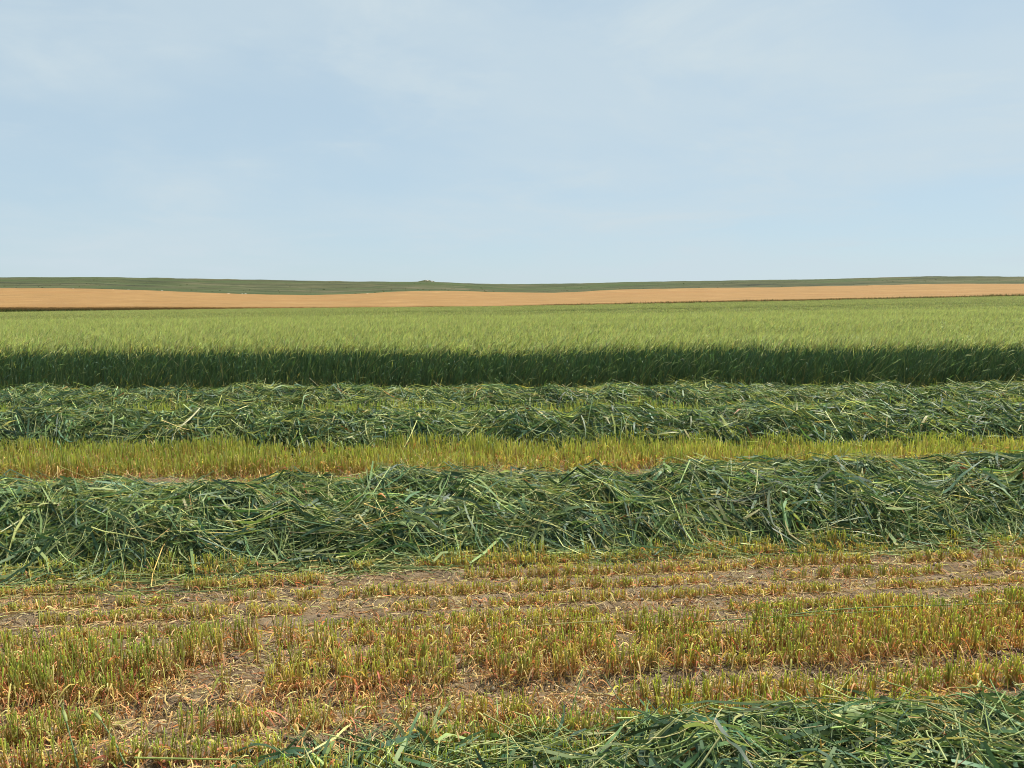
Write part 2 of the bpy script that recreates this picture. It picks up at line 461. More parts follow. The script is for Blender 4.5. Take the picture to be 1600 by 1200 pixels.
def bundles(s, st, nb, m, k, rs, lmin, lmax, lift=.09):
    # combed sheaves that lie over the heap and leave dark gaps between them
    x = U(s.x0, s.x1, nb); w = U(-.95, .75, nb)
    th = np.where(U(0, 1, nb) < .55, N(-.45, .35, nb), np.where(U(0, 1, nb) < .5, N(.5, .3, nb), N(-1.5, .35, nb)))
    L0 = U(lmin, lmax, nb); wd = U(.05, .12, nb); A = U(.2, 1, nb) * lift
    i = np.repeat(np.arange(nb), m); n = nb * m
    v = N(0, 1, n) * wd[i]; uo = N(0, .10, n)
    cx = x[i] + np.cos(th[i]) * uo - np.sin(th[i]) * v
    cy = s.yc(x)[i] + (w * s.b(x))[i] + np.sin(th[i]) * uo + np.cos(th[i]) * v
    off = A[i] * np.exp(-(v / wd[i]) ** 2 * .6) * U(.15, 1, n) + U(-.02, .02, n)
    tw = np.clip(N(1, .28, nb), .55, 1.6)[i][:, None]
    leaf = U(0, 1, n) < .45
    P = s.line(np.stack([cx, cy], -1), th[i] + N(0, .24, n), L0[i] * U(.6, 1.1, n), k, off, N(0, .06, n), N(0, .035, n), .6, -.04)
    cs = pick(STEM, n, STEM_P) * tw; cl = pick(LEAF, n, LEAF_P) * tw
    st.add(P[~leaf], U(.75, 1.25, (n, 1))[~leaf] * rs * np.linspace(1.1, .7, k)[None], cs[~leaf][:, None], 3 if k > 4 else 2)
    prof = np.sin(np.pi * np.clip(0.22 + 0.76 * np.linspace(0, 1, k), 0, 1)) ** .8
    st.add(P[leaf], U(.7, 1.7, (n, 1))[leaf] * rs * (2.5 if rs < .0028 else 1.9) * prof[None], cl[leaf][:, None], 2)

def strays(s, st, n, k, rs, lmin, lmax, up=0.5):
    x = U(s.x0, s.x1, n); w = U(-1.0, 0.9, n)
    c = np.stack([x, s.yc(x) + w * s.b(x)], -1)
    P = s.line(c, U(0, 2 * np.pi, n), U(lmin, lmax, n), k, U(.0, .06, n), np.clip(np.abs(N(0, up, n)), 0, .9), N(0, .1, n), 0.6)
    col = pick(STEM, n, [.06, .2, .36, .34, .04, 0])
    st.add(P, U(.7, 1.2, (n, 1)) * rs * np.linspace(1, .5, k)[None], col[:, None, :], 3 if k > 4 else 2)

def picked_pieces(s, root, n, region, rs, seed, lmin=0.25, lmax=0.65, wild=.4):
    """the largest stems and blades on top of a heap, each a part of its own"""
    x = U(region[0], region[1], n); w = U(region[2], region[3], n)
    c = np.stack([x, s.yc(x) + w * s.b(x)], -1)
    leaf = U(0, 1, n) < 0.42
    th = np.where(U(0, 1, n) > wild, N(-.25, .55, n), U(0, 2 * np.pi, n))
    L = np.where(leaf, U(.18, .36, n), U(lmin, lmax, n))
    P = s.line(c, th, L, 7, U(.015, .07, n), np.clip(N(0, .16 + .25 * (wild > .5), n), -.42, .42), np.where(leaf, N(0, .14, n), N(0, .035, n)), 0.6, np.where(leaf, N(0, .12, n), 0)[:, None])
    cs = pick(STEM, n, [.12, .28, .35, .22, .03, 0]); cl = pick(LEAF, n, [.24, .32, .26, .14, .04, 0])
    prof = np.sin(np.pi * np.clip(0.22 + 0.76 * np.linspace(0, 1, 7), 0, 1)) ** 0.8
    for j in range(n):
        b = Strands()
        if leaf[j]:
            b.add(P[j:j + 1], prof[None] * rs * U(1.4, 2.6), cl[j][None, None], 2); nm = 'leaf_blade'
        else:
            b.add(P[j:j + 1], (np.linspace(1.15, .75, 7) * rs * U(.8, 1.2))[None], cs[j][None, None], 5); nm = 'stalk'
        b.build(nm, M_hay, root)

def windrow_root(s, name, label):
    e = bpy.data.objects.new(name, None); COL.objects.link(e)
    return set_props(e, label, 'windrow', None, 'windrows of cut green hay')

WN = Windrow([-3.5, 0, 4.5], [2.02, 2.22, 2.55], 0.52, [-1.2, -.7, -.4, 0, .45, .62, 1.2, 3, 5], [0, .02, .04, .055, .08, .19, .235, .235, .25], -.75, 3.4, 101, 0.6)
WB = Windrow([-8, -3.2, 0, 3.7, 8], [4.75, 5.14, 5.56, 5.86, 6.15], 0.74, [-8, -3, 0, 3, 4.0, 4.4, 8], [.29, .30, .30, .31, .36, .40, .36], -5.0, 5.5, 202, 0.6)
WM = Windrow([-14, -5, 0, 5.5, 14], [8.06, 8.38, 8.54, 8.84, 9.34], 0.62, [-14, 0, 14], [.36, .35, .36], -7.4, 7.8, 303, 0.5)
WF = Windrow([-16, -7, 0, 7, 16], [10.32, 10.62, 10.82, 11.14, 11.62], 0.64, [-16, 0, 16], [.33, .32, .33], -8.8, 9.2, 404, 0.5)

st = Strands(); r_ = windrow_root(WF, 'windrow', 'farthest windrow of cut green hay, running along the foot of the standing crop')
fill_windrow(WF, st, 1450, 12, 4, .0029, .9, 2, head_frac=.04); bundles(WF, st, 490, 15, 4, .0027, .25, .55, .08); strays(WF, st, 900, 4, .0026, .2, .45); WF.core(r_)
st.build('hay', M_hay, r_)['kind'] = 'stuff'
st = Strands(); r_ = windrow_root(WM, 'windrow', 'middle windrow of cut green hay just beyond the yellow-green stubble strip')
fill_windrow(WM, st, 1500, 13, 4, .0027, .9, 2, head_frac=.05); bundles(WM, st, 480, 16, 4, .0026, .25, .55, .09); strays(WM, st, 1000, 4, .0025, .2, .45); WM.core(r_)
st.build('hay', M_hay, r_)['kind'] = 'stuff'
st = Strands(); r_ = windrow_root(WB, 'windrow', 'big thick windrow of cut green hay crossing the picture between two stubble strips')
fill_windrow(WB, st, 900, 18, 4, .0026, 1.0, 2, head_frac=.06); bundles(WB, st, 470, 22, 5, .0025, .25, .62, .13); strays(WB, st, 1900, 5, .0021, .2, .55)
# thin spill of stems on the soil in front of the heap
n = 1500; x = U(-4.6, 4.6, n); y = WB.yc(x) - WB.b(x) * (0.95 + np.abs(N(0, .14, n)) * np.where(x < -1.2, 2.2, 1))
P = WB.line(np.stack([x, y], -1), N(0.05, .28, n), U(.2, .6, n), 5, U(.0, .03, n), N(0, .04, n), N(0, .06, n))
st.add(P, U(.0016, .003, (n, 1)), pick(STEM, n, [.1, .25, .35, .22, .08, .03])[:, None, :], 3)
WB.core(r_, 220)
st.build('hay', M_hay, r_)['kind'] = 'stuff'
picked_pieces(WB, r_, 240, (-3.8, 4.2, -1.0, 0.2), .0028, 1, .3, .7)
st = Strands(); r_ = windrow_root(WN, 'windrow', 'nearest heap of cut green hay filling the lower right corner')
fill_windrow(WN, st, 400, 21, 6, .0021, 0.85, 3, 0.40, 0.06); bundles(WN, st, 130, 15, 6, .0021, .25, .55, .13); strays(WN, st, 260, 7, .0022, .2, .42, .5); WN.core(r_, 120)
st.build('hay', M_hay, r_)['kind'] = 'stuff'
picked_pieces(WN, r_, 260, (-.7, 2.3, -.5, .95), .0028, 2, .2, .48, .75)

# ------------------------------------------------------------------ stubble
def stubble(zones, slope, sides, ex):
    """zones: (y0, y1, row spacing, height, tuft spacing, keep, stems, redness, greenness)"""
    st = Strands()
    for (y0, y1, dr, h, dt, keep, ns, red, green) in zones:
        for yr in np.arange(y0, y1, dr):
            yr = yr + N(0, dr * .06)
            lo, hi = -ex - yr * .72, ex + yr * .72
            x = np.arange(lo, hi, dt); x = x + N(0, dt * .3, len(x))
            k = fnoise(x * 1.5, yr * 5.3, 51, 2) + .55 * vnoise(x * 5.5, yr * 11.3, 57) + N(0, .05, len(x))
            x = x[k < np.quantile(k, keep)]
            i = np.repeat(np.arange(len(x)), ns); n = len(i)
            if n == 0: continue
            bx = x[i] + N(0, dt * .33, n); by = yr + slope * bx + N(0, .014, n) + (fnoise(bx * 1.3, yr, 77, 2) - .5) * .05
            hh = h * np.clip(1 + N(0, .14, n) + (fnoise(bx * 2.5, by * 3, 88, 2) - .5) * .9, .3, 1.6)
            sh = (U(0, 1, n) < .14); hh = np.where(sh, hh * U(.25, .6, n), hh)
            lean = N(0, .10, (n, 2)); curve = N(0, .06, (n, 2))
            t = np.linspace(0, 1, 3)
            X = bx[:, None] + hh[:, None] * (lean[:, :1] * t + curve[:, :1] * t * t)
            Y = by[:, None] + hh[:, None] * (lean[:, 1:] * t + curve[:, 1:] * t * t)
            Z = G(X[:, :1], Y[:, :1]) - .008 + hh[:, None] * t
            P = np.stack([X, Y, Z], -1)
            dry = (U(0, 1, n) < .24 - .16 * green)
            top = np.where(dry[:, None], pick([(.60, .51, .26), (.52, .42, .21), (.42, .31, .16)], n, [.5, .35, .15]),
                           pick([(.42, .45, .10), (.55, .55, .14), (.64, .60, .20), (.32, .38, .09)], n, [.34, .30, .18, .18]))
            gn = sstep(.35, .7, vnoise(bx * 4, yr * 7, 61))[:, None]
            top = top * np.array([1 - .14 * green, 1 + .04 * green, 1]) * (1 - gn * np.array([.22, .12, .18]))
            bot = pick([(.48, .36, .16), (.54, .30, .13), (.38, .35, .12), (.48, .20, .11)], n, [.42, .25 + red * .3, .25, .08 + red * .25])
            m = np.array([0, .55, 1])[None, :, None]
            C = bot[:, None] * (1 - m) + top[:, None] * m
            C[:, -1] *= 1.15
            C *= .72 if sides == 2 else 1.12
            st.add(P, U(.0016, .0030, (n, 1)) * np.array([1, .92, .85])[None] * (1 + .5 * (sides == 2)), C, sides)
            # withered sheaths and leaf blades that droop from the tuft
            nl = int(n * (.95 if h > .1 else .6)); j = rng.choice(n, nl)
            L = U(.4, 1.25, nl) * np.clip(h, .09, .17) * 1.05
            az = U(0, 2 * np.pi, nl); k5 = 6 if sides == 3 else 4; t = np.linspace(0, 1, k5)[None]
            z0 = hh[j] * U(.05, .65, nl); out = U(.4, .95, nl)
            X = bx[j][:, None] + np.cos(az)[:, None] * L[:, None] * out[:, None] * t
            Y = by[j][:, None] + np.sin(az)[:, None] * L[:, None] * out[:, None] * t
            rise = (U(0, 1, nl) ** 2 * .55)[:, None]
            Z = z0[:, None] + L[:, None] * (rise * 2.2 * t - (rise * 1.6 + U(.5, 1.2, (nl, 1))) * t * t)
            Z = G(X, Y) + np.maximum(Z, .004 + .004 * t)
            C = pick([(.66, .58, .19), (.68, .54, .27), (.62, .38, .17), (.60, .24, .14), (.46, .50, .13)], nl, [.28, .22, .20 + .1 * red, .08 + .25 * red, .22 + .3 * green])
            prof = np.sin(np.pi * np.linspace(.3, .97, k5))[None]
            st.add(np.stack([X, Y, Z], -1), prof * U(.0018, .0042, (nl, 1)), C[:, None], 2)
    return st
near_z = [
    (2.35, 3.02, .20, .11, .042, .76, 13, .7, .3),
    (3.04, 3.22, .10, .07, .09, .35, 6, .4, .2),
    (3.25, 3.74, .14, .122, .042, .84, 13, 1.0, .15)]
track_z = [(3.86, 4.74, .20, .066, .038, .72, 14, .7, -.1),
           (4.76, 5.25, .18, .10, .055, .6, 10, .4, .3)]
far_z = [(6.0, 7.0, .17, .075, .055, .72, 10, .9, -.3),
         (7.15, 8.35, .15, .175, .042, .95, 11, .5, .45)]
back_z = [(9.2, 10.2, .19, .22, .065, .95, 7, .1, 1.0), (11.4, 12.0, .19, .22, .08, .95, 6, .2, 1.0)]
set_props(stubble(near_z, .11, 3, .4).build('stubble', M_stub), 'tall yellow-green cut stubble in the nearest rows', 'stubble', 'stuff')
set_props(stubble(track_z, .105, 3, .6).build('stubble', M_stub), 'short brownish trampled stubble rows in front of the big windrow', 'stubble', 'stuff')
set_props(stubble(far_z, .055, 2, .4).build('stubble', M_stub), 'dense yellow-green stubble strip behind the big windrow', 'stubble', 'stuff')
set_props(stubble(back_z, .045, 2, .3).build('stubble', M_stub), 'green stubble glimpsed between the two far windrows', 'stubble', 'stuff')

# straw litter on the soil
st = Strands()
for (n, y0, y1) in ((6000, 2.5, 3.02), (10000, 3.14, 3.66), (3200, 3.8, 4.8), (5200, 6.1, 7.1)):
    y = y0 + (y1 - y0) * U(0, 1, n) ** 1.3; x = U(-1, 1, n) * (.75 * y + .5)
    kp = vnoise(x * 3.2, y * 4.5, 71) + N(0, .14, n) > .5
    x, y = x[kp], y[kp] + (.11 if y0 < 5 else .055) * x[kp]; n = len(x); k = 5; t = np.linspace(0, 1, k)[None]
    L = U(.03, .10, n)[:, None]; az = U(0, 2 * np.pi, n)[:, None]; cv = N(0, 1.6, n)[:, None]; a_ = az + cv * t
    X = x[:, None] + np.cumsum(np.cos(a_), 1) / k * L; Y = y[:, None] + np.cumsum(np.sin(a_), 1) / k * L
    Z = G(X, Y) + .004 + U(0, .035, (n, 1)) + U(0, .05, (n, 1)) * np.sin(np.pi * t)
    C = pick([(.52, .27, .11), (.60, .40, .15), (.44, .17, .08), (.64, .52, .21), (.36, .25, .12)], n, [.34, .27, .12, .17, .10])
    st.add(np.stack([X, Y, Z], -1), np.sin(np.pi * np.linspace(.25, .95, k))[None] * U(.0012, .003, (n, 1)), C[:, None], 2)
for (n, y0, y1, xw, lmax) in ((56000, 2.2, 5.3, .75, .085), (14000, 5.9, 8.4, .8, .11)):
    y = U(y0, y1, n); x = U(-1, 1, n) * (xw * y + .5)
    kp = fnoise(x * 1.4, y * 2.5, 66, 3) + N(0, .12, n) > .34
    x, y = x[kp], y[kp]; y = y + .11 * x; n = len(x)
    L = U(.012, lmax, n); az = N(0, .9, n); t = np.linspace(-.5, .5, 3)[None]; q = N(0, .2, n)[:, None] * L[:, None] * 4 * t * t
    X = x[:, None] + np.cos(az)[:, None] * L[:, None] * t - np.sin(az)[:, None] * q
    Y = y[:, None] + np.sin(az)[:, None] * L[:, None] * t + np.cos(az)[:, None] * q
    Z = G(X, Y) + .004 + U(0, .012, (n, 1)) + N(0, .15, (n, 1)) * L[:, None] * t
    C = pick([(.54, .43, .21), (.42, .30, .15), (.22, .16, .10), (.48, .28, .12), (.46, .19, .10), (.40, .38, .12)], n, [.25, .26, .22, .14, .04, .09])
    st.add(np.stack([X, Y, Z], -1), U(.0008, .0024, (n, 1)) * (1 + .3 * (y0 > 5)), C[:, None], 2)
set_props(st.build('straw_litter', M_litter), 'scattered straw and withered reddish leaves on the soil', 'straw', 'stuff')

# crumbs of soil and small stones
n = 5200; y = U(2.3, 5.2, n); x = U(-1, 1, n) * (.75 * y + .5); y = y + .11 * x
sz_ = .004 + .012 * U(0, 1, n) ** 3
oct_ = np.array([[1, 0, 0], [0, 1, 0], [-1, 0, 0], [0, -1, 0], [0, 0, 1], [0, 0, -1]], float)
V = oct_[None] * sz_[:, None, None] * U(.6, 1.4, (n, 6, 3)) + np.stack([x, y, G(x, y) + sz_ * .3], -1)[:, None]
fc = np.array([[0, 1, 4], [1, 2, 4], [2, 3, 4], [3, 0, 4], [1, 0, 5], [2, 1, 5], [3, 2, 5], [0, 3, 5]])
q = (fc[None] + (np.arange(n) * 6)[:, None, None]).reshape(-1, 3)
C = pick([(.22, .165, .115), (.30, .24, .17), (.42, .37, .30), (.14, .10, .075)], n, [.45, .25, .06, .24])
set_props(link('soil_clods', mesh_np('soil_clods', V.reshape(-1, 3), q.ravel(), np.full(len(q), 3), np.repeat(C, 6, 0), False), M_litter), 'crumbs of soil and small stones between the stubble rows', 'soil', 'stuff')

# ------------------------------------------------------------------ standing green crop (geometry nodes instancing of tufted patches)
def crop_patch(name, size, dens, k, detail, rs=1.0):
    st = Strands(); n = int(size * size * dens)
    x = U(-size / 2, size / 2, n); y = U(-size / 2, size / 2, n)
    h = CROP_H * np.clip(N(.93, .055, n), .7, 1.08)
    lean = N(.05, .07, n); ly = N(0, .05, n)
    t = np.linspace(0 if detail else .45, 1, k)[None]
    X = x[:, None] + h[:, None] * (lean[:, None] * t + .10 * t ** 3)
    Y = y[:, None] + h[:, None] * ly[:, None] * t
    Z = h[:, None] * t
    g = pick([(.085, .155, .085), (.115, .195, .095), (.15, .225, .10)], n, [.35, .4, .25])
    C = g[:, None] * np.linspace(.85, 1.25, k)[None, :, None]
    st.add(np.stack([X, Y, Z], -1), .0026 * rs * np.ones((n, 1)), C, 3)
    # heads, nodding to the right
    kh = 5; th = np.linspace(0, 1, kh)[None]
    ln = U(.075, .12, n); nod = np.clip(N(.55, .35, n), -.2, 1.5)[:, None]; saz = N(0, .7, n)
    ang = nod * (0.25 + th)
    dx = np.cumsum(np.sin(ang), 1) / kh; dz = np.cumsum(np.cos(ang), 1) / kh
    HX = X[:, -1:] + np.cos(saz)[:, None] * dx * ln[:, None]; HY = Y[:, -1:] + np.sin(saz)[:, None] * dx * ln[:, None]
    HZ = Z[:, -1:] + dz * ln[:, None] - .01
    hc = pick([(.45, .495, .19), (.52, .555, .23), (.59, .60, .29), (.36, .42, .155)], n, [.35, .33, .12, .2])
    prof = np.sin(np.pi * np.linspace(.18, .92, kh)) ** .7
    st.add(np.stack([HX, HY, HZ], -1), prof[None] * (.0064) * rs * U(.8, 1.2, (n, 1)), hc[:, None], 4 if detail else 3)
    # awns
    na = n * (3 if detail else 1); j = rng.choice(n, na); ka = 3; ta = np.linspace(0, 1, ka)[None]
    d = np.stack([HX[j, -1] - HX[j, 0], HY[j, -1] - HY[j, 0], HZ[j, -1] - HZ[j, 0]], -1); d /= np.linalg.norm(d, axis=1, keepdims=True)
    d = d + N(0, .18, (na, 3)); s0 = np.stack([HX[j, 2], HY[j, 2], HZ[j, 2]], -1)
    P = s0[:, None] + d[:, None] * ta[..., None] * U(.07, .14, na)[:, None, None]
    st.add(P, .0011 * rs * np.array([1, .8, .3])[None] * np.ones((na, 1)), (hc[j] * 1.15)[:, None], 2)
    # leaves
    nl = int(n * (2.4 if detail else 1)); j = rng.choice(n, nl); kl = 5; tl = np.linspace(0, 1, kl)[None]
    z0 = U(.18 if detail else .55, .92, nl); L = U(.14, .30, nl); az = np.where(U(0, 1, nl) < .6, N(0, .9, nl), U(0, 2 * np.pi, nl))
    bx = x[j] + h[j] * (lean[j] * z0 + .10 * z0 ** 3); by = y[j] + h[j] * ly[j] * z0
    out = U(.18, .6, nl)[:, None]; rise = U(.6, 1.0, nl)[:, None]
    LX = bx[:, None] + np.cos(az)[:, None] * L[:, None] * out * tl; LY = by[:, None] + np.sin(az)[:, None] * L[:, None] * out * tl
    LZ = (h[j] * z0)[:, None] + L[:, None] * (rise * 1.2 * tl - U(.2, 1.1, (nl, 1)) * tl * tl)
    LZ = np.maximum(LZ, .01)
    lc = pick([(.070, .145, .085), (.095, .18, .09), (.13, .22, .095), (.24, .28, .10)], nl, [.36, .36, .22, .06])
    lc = np.where((z0 < .35)[:, None] & (U(0, 1, (nl, 1)) < .25), np.array([[.30, .26, .08]]), lc)
    prof = np.sin(np.pi * np.linspace(.28, .98, kl))
    st.add(np.stack([LX, LY, LZ], -1), prof[None] * .0050 * rs * U(.7, 1.3, (nl, 1)), lc[:, None], 2)
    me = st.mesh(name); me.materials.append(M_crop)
    return bpy.data.objects.new(name, me)

def instancer(name, pts, idx, scl, rot, coll, label):
    me = bpy.data.meshes.new(name); me.vertices.add(len(pts))
    me.vertices.foreach_set('co', np.ascontiguousarray(pts, np.float32).ravel())
    for nm, ty, arr in (('idx', 'INT', idx.astype(np.int32)), ('scl', 'FLOAT', scl.astype(np.float32)), ('rot', 'FLOAT', rot.astype(np.float32))):
        at = me.attributes.new(nm, ty, 'POINT'); at.data.foreach_set('value', arr)
    o = link(name, me, M_crop)
    ng = bpy.data.node_groups.new(name, 'GeometryNodeTree')
    ng.interface.new_socket('Geometry', in_out='INPUT', socket_type='NodeSocketGeometry')
    ng.interface.new_socket('Geometry', in_out='OUTPUT', socket_type='NodeSocketGeometry')
    nd = ng.nodes; l = ng.links
    gi = nd.new('NodeGroupInput'); go = nd.new('NodeGroupOutput')
    ci = nd.new('GeometryNodeCollectionInfo'); ci.inputs['Collection'].default_value = coll
    ci.inputs['Separate Children'].default_value = True; ci.inputs['Reset Children'].default_value = True
    ip = nd.new('GeometryNodeInstanceOnPoints'); ip.inputs['Pick Instance'].default_value = True
    def attr(nm, ty):
        a = nd.new('GeometryNodeInputNamedAttribute'); a.data_type = ty; a.inputs['Name'].default_value = nm
        return [s for s in a.outputs if s.enabled and s.name == 'Attribute'][0]
    l.new(gi.outputs[0], ip.inputs['Points']); l.new(ci.outputs[0], ip.inputs['Instance'])
    l.new(attr('idx', 'INT'), ip.inputs['Instance Index'])
    cx = nd.new('ShaderNodeCombineXYZ'); l.new(attr('rot', 'FLOAT'), cx.inputs['Z'])
    l.new(cx.outputs[0], ip.inputs['Rotation'])
    cs = nd.new('ShaderNodeCombineXYZ'); cs.inputs[0].default_value = 1; cs.inputs[1].default_value = 1
    l.new(attr('scl', 'FLOAT'), cs.inputs[2]); l.new(cs.outputs[0], ip.inputs['Scale'])
    l.new(ip.outputs[0], go.inputs[0])
    md = o.modifiers.new('crop', 'NODES'); md.node_group = ng
    return set_props(o, label, 'crop', 'stuff')

def y_front(x): return 11.95 + .045 * x + (fnoise(np.asarray(x) * .7, 1.5, 91, 2) - .5) * .35
near_c = bpy.data.collections.new('crop_patches_near'); far_c = bpy.data.collections.new('crop_patches_far')
for v in range(6): near_c.objects.link(crop_patch('crop_patch_near.%d' % v, 1.0, 300, 5, True))
for v in range(4): far_c.objects.link(crop_patch('crop_patch_far.%d' % v, 3.0, 130, 3, False, 1.5))
def scatter(y0, y1, step, nv, base=0.0):
    pts = []
    y = y0
    for r in np.arange(y0, y1, step):
        hw = .78 * (r + base) + 6
        x = np.arange(-hw, hw, step); pts.append(np.stack([x + U(-.1, .1, len(x)) * step, np.full(len(x), r) + U(-.1, .1, len(x)) * step], -1))
    p = np.concatenate(pts); n = len(p)
    return p, rng.integers(0, nv, n), 1 + (fnoise(p[:, 0] * .35, p[:, 1] * .35, 12, 2) - .5) * .10 - .05, N(0, .12, n)
p, idx, scl, rot = scatter(0, 24, .92, 6, 13)
p[:, 1] += y_front(p[:, 0]) + .5
p = np.c_[p, T(p[:, 0], p[:, 1])]
# (the rows start at the cut edge of the crop)
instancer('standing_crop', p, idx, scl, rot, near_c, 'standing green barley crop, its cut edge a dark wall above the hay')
p, idx, scl, rot = scatter(37, Y_GREEN - 1.5, 2.7, 4)
scl = scl * (1 - .22 * sstep(.56, .72, fnoise(p[:, 0] * .012 + 3, p[:, 1] * .30, 19, 2)))
p = np.c_[p, T(p[:, 0], p[:, 1])]
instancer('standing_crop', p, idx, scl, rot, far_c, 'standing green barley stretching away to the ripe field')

# loose stems with pale heads that lean out of the cut edge
st = Strands(); n = 1500; x = U(-10.5, 11, n); y = y_front(x) + U(-.12, .25, n)
L = U(.45, .92, n); la = N(.22, .25, n); ly = np.clip(N(-.10, .16, n), -.5, .3); k = 6; t = np.linspace(0, 1, k)[None]
X = x[:, None] + L[:, None] * (la[:, None] * t * .55 + la[:, None] * t ** 3 * .55)
Y = y[:, None] + L[:, None] * ly[:, None] * t
Z = T(x, y)[:, None] + L[:, None] * t * (1 - .25 * np.abs(la[:, None]) * t)
C = pick([(.10, .175, .09), (.15, .22, .10), (.28, .30, .13)], n, [.45, .4, .15])
st.add(np.stack([X, Y, Z], -1), .0025 * np.ones((n, 1)), C[:, None] * np.linspace(1.25, 1, k)[None, :, None], 3)
e = np.stack([X[:, -1], Y[:, -1], Z[:, -1]], -1); d = e - np.stack([X[:, -2], Y[:, -2], Z[:, -2]], -1); d /= np.linalg.norm(d, axis=1, keepdims=True)
hd = U(0, 1, n) < .55; th = np.linspace(0, 1, 5)[None, :, None]
P = e[hd][:, None] + (d[hd][:, None] * th + np.array([.35, -.05, -.30])[None, None] * th ** 2 * U(.0, 1.1, (hd.sum(), 1, 1))) * U(.08, .12, (hd.sum(), 1, 1))
st.add(P, np.array([.4, 1, 1.05, .9, .3])[None] * .0050 * np.ones((hd.sum(), 1)), pick([(.22, .29, .13), (.32, .38, .18)], hd.sum(), [.6, .4])[:, None], 4)
set_props(st.build('crop_fringe', M_crop), 'loose leaning stems with pale heads along the cut edge of the standing crop', 'crop', 'stuff')

# ------------------------------------------------------------------ grassy margin along the ripe field
st = Strands(); n = 20000
u = U(-1.1, 1.1, n); y = Y_TAN + U(-1.6, .6, n); x = u * y
px = 800 + F * u
dens = np.interp(px, [-500, 0, 500, 600, 640, 750, 780, 900, 2200], [1, 1, 1, .55, .25, .2, .9, 1, 1])
kp = U(0, 1, n) < dens
x, y, u = x[kp], y[kp], u[kp]; n = len(x)
h = (.78 + .30 * fnoise(x / 5, y / 3, 5, 2)) * U(.6, 1.1, n) * np.interp(800 + F * u, [-500, 0, 420, 800, 1000], [.5, .5, .6, .9, 1])
zb = e_tan(u) - TAN_H - .15
t = np.linspace(0, 1, 3)[None]
P = np.stack([x[:, None] + N(0, .15, (n, 1)) * t, y[:, None] + N(0, .1, (n, 1)) * t, zb[:, None] + h[:, None] * t], -1)
st.add(P, np.array([.035, .03, .008])[None] * U(.7, 1.3, (n, 1)), pick([(.042, .068, .028), (.060, .086, .034), (.10, .11, .045)], n, [.5, .35, .15])[:, None], 2)
set_props(st.build('margin_grass', M_crop), 'dark grassy margin along the near edge of the ripe field', 'grass', 'stuff')

# ------------------------------------------------------------------ rocks and shrubs on the hills
def rock_mesh(name, seed, sub=2):
    import bmesh
    bm = bmesh.new(); bmesh.ops.create_icosphere(bm, subdivisions=sub, radius=1)
    r = np.random.default_rng(seed)
    pl = r.normal(size=(7, 3)); pl /= np.linalg.norm(pl, axis=1)[:, None]; dd = r.uniform(.55, .9, 7)
    for v in bm.verts:
        c = np.array(v.co)
        for k in range(7):
            e = c @ pl[k] - dd[k]
            if e > 0: c = c - pl[k] * e
        v.co = c
    me = bpy.data.meshes.new(name); bm.to_mesh(me); bm.free(); me.materials.append(M_rock)
    return me
st = Strands(); n = 3600
sy = Y_TANFAR + 3 + (Y_SKY - Y_TANFAR) * U(0, 1.0, n) ** 1.0; su = U(-1.0, 1.0, n); sx = su * sy
kp = fnoise(sx / 40, sy / 60, 41, 3) + N(0, .08, n) > .47
sx, sy = sx[kp], sy[kp]; n = len(sx)
sz = np.array([float(hill_h(a_, b_)) for a_, b_ in zip(sx, sy)])
m_ = 9; i = np.repeat(np.arange(n), m_); rr = U(.2, .55, n)[i]
D = N(0, 1, (n * m_, 3)); D[:, 2] = np.abs(D[:, 2]) + .2; D /= np.linalg.norm(D, axis=1, keepdims=True); D[:, 0] *= 1.5
P = np.stack([sx[i], sy[i], sz[i] - .1], -1)[:, None] + D[:, None] * (np.linspace(0, 1, 3)[None] * rr[:, None] * U(.5, 1, (n * m_, 1)))[..., None]
st.add(P, np.array([.10, .28, .08])[None] * rr[:, None], (pick([(.042, .058, .024), (.056, .074, .030), (.09, .095, .045)], n, [.5, .35, .15])[i])[:, None], 2)
set_props(st.build('low_shrubs', M_crop), 'low dark shrubs dotted over the prairie hills', 'shrubs', 'stuff')
rocks = [rock_mesh('rock', s) for s in range(4)]
def put_rock(px, y, sc, label, group):
    u = (px - 800) / F / 0.993; x = u * y
    o = bpy.data.objects.new('rock', rocks[rng.integers(4)]); COL.objects.link(o)
    o.location = (x, y, float(hill_h(x, y)) + sc * .25)
    o.scale = (sc * U(.9, 1.6), sc, sc * U(.6, .8)); o.rotation_euler = (U(-.2, .2), U(-.2, .2), U(0, 6.28))
    set_props(o, label, 'rock', None, group)
for k in range(46):
    put_rock(U(20, 640) if k < 36 else U(560, 660), Y_TANFAR + U(1, 14), U(.28, .6), 'small pale rock lying along the top edge of the ripe field', 'pale rocks along the ripe field edge')
# rocky knoll on the skyline
import bmesh
def knoll(px, w, h, label):
    y = Y_SKY - 4; u = (px - 800) / F / .993; x = u * y
    root = bpy.data.objects.new('rocky_knoll', None); COL.objects.link(root); root.location = (x, y, float(hill_h(x, y)) - .3)
    set_props(root, label, 'knoll')
    g = 31; aa = np.linspace(-1.2, 1.2, g); A, B = np.meshgrid(aa, aa)
    rr = np.sqrt(A * A + B * B)
    Z = h * np.clip(1 - rr ** 1.6, -.1, 1) * (.75 + .5 * fnoise(A * 2 + 5, B * 2 + 5, 7, 3))
    link('mound', grid_mesh('mound', A * w, B * w * .7, Z), M_hill, root)
    for q in range(7):
        o = bpy.data.objects.new('boulder', rocks[q % 4]); COL.objects.link(o); o.parent = root
        px_, py_ = U(-.3, 1.0) * w, -U(.2, .8) * w * .7
        rad = math.hypot(px_ / w, py_ / (w * .7))
        s_ = U(.5, 1.0); o.location = (px_, py_, h * max(0, 1 - rad ** 1.6) + .1); o.scale = (s_ * 1.3, s_, s_ * .8); o.rotation_euler = (0, 0, U(0, 6))
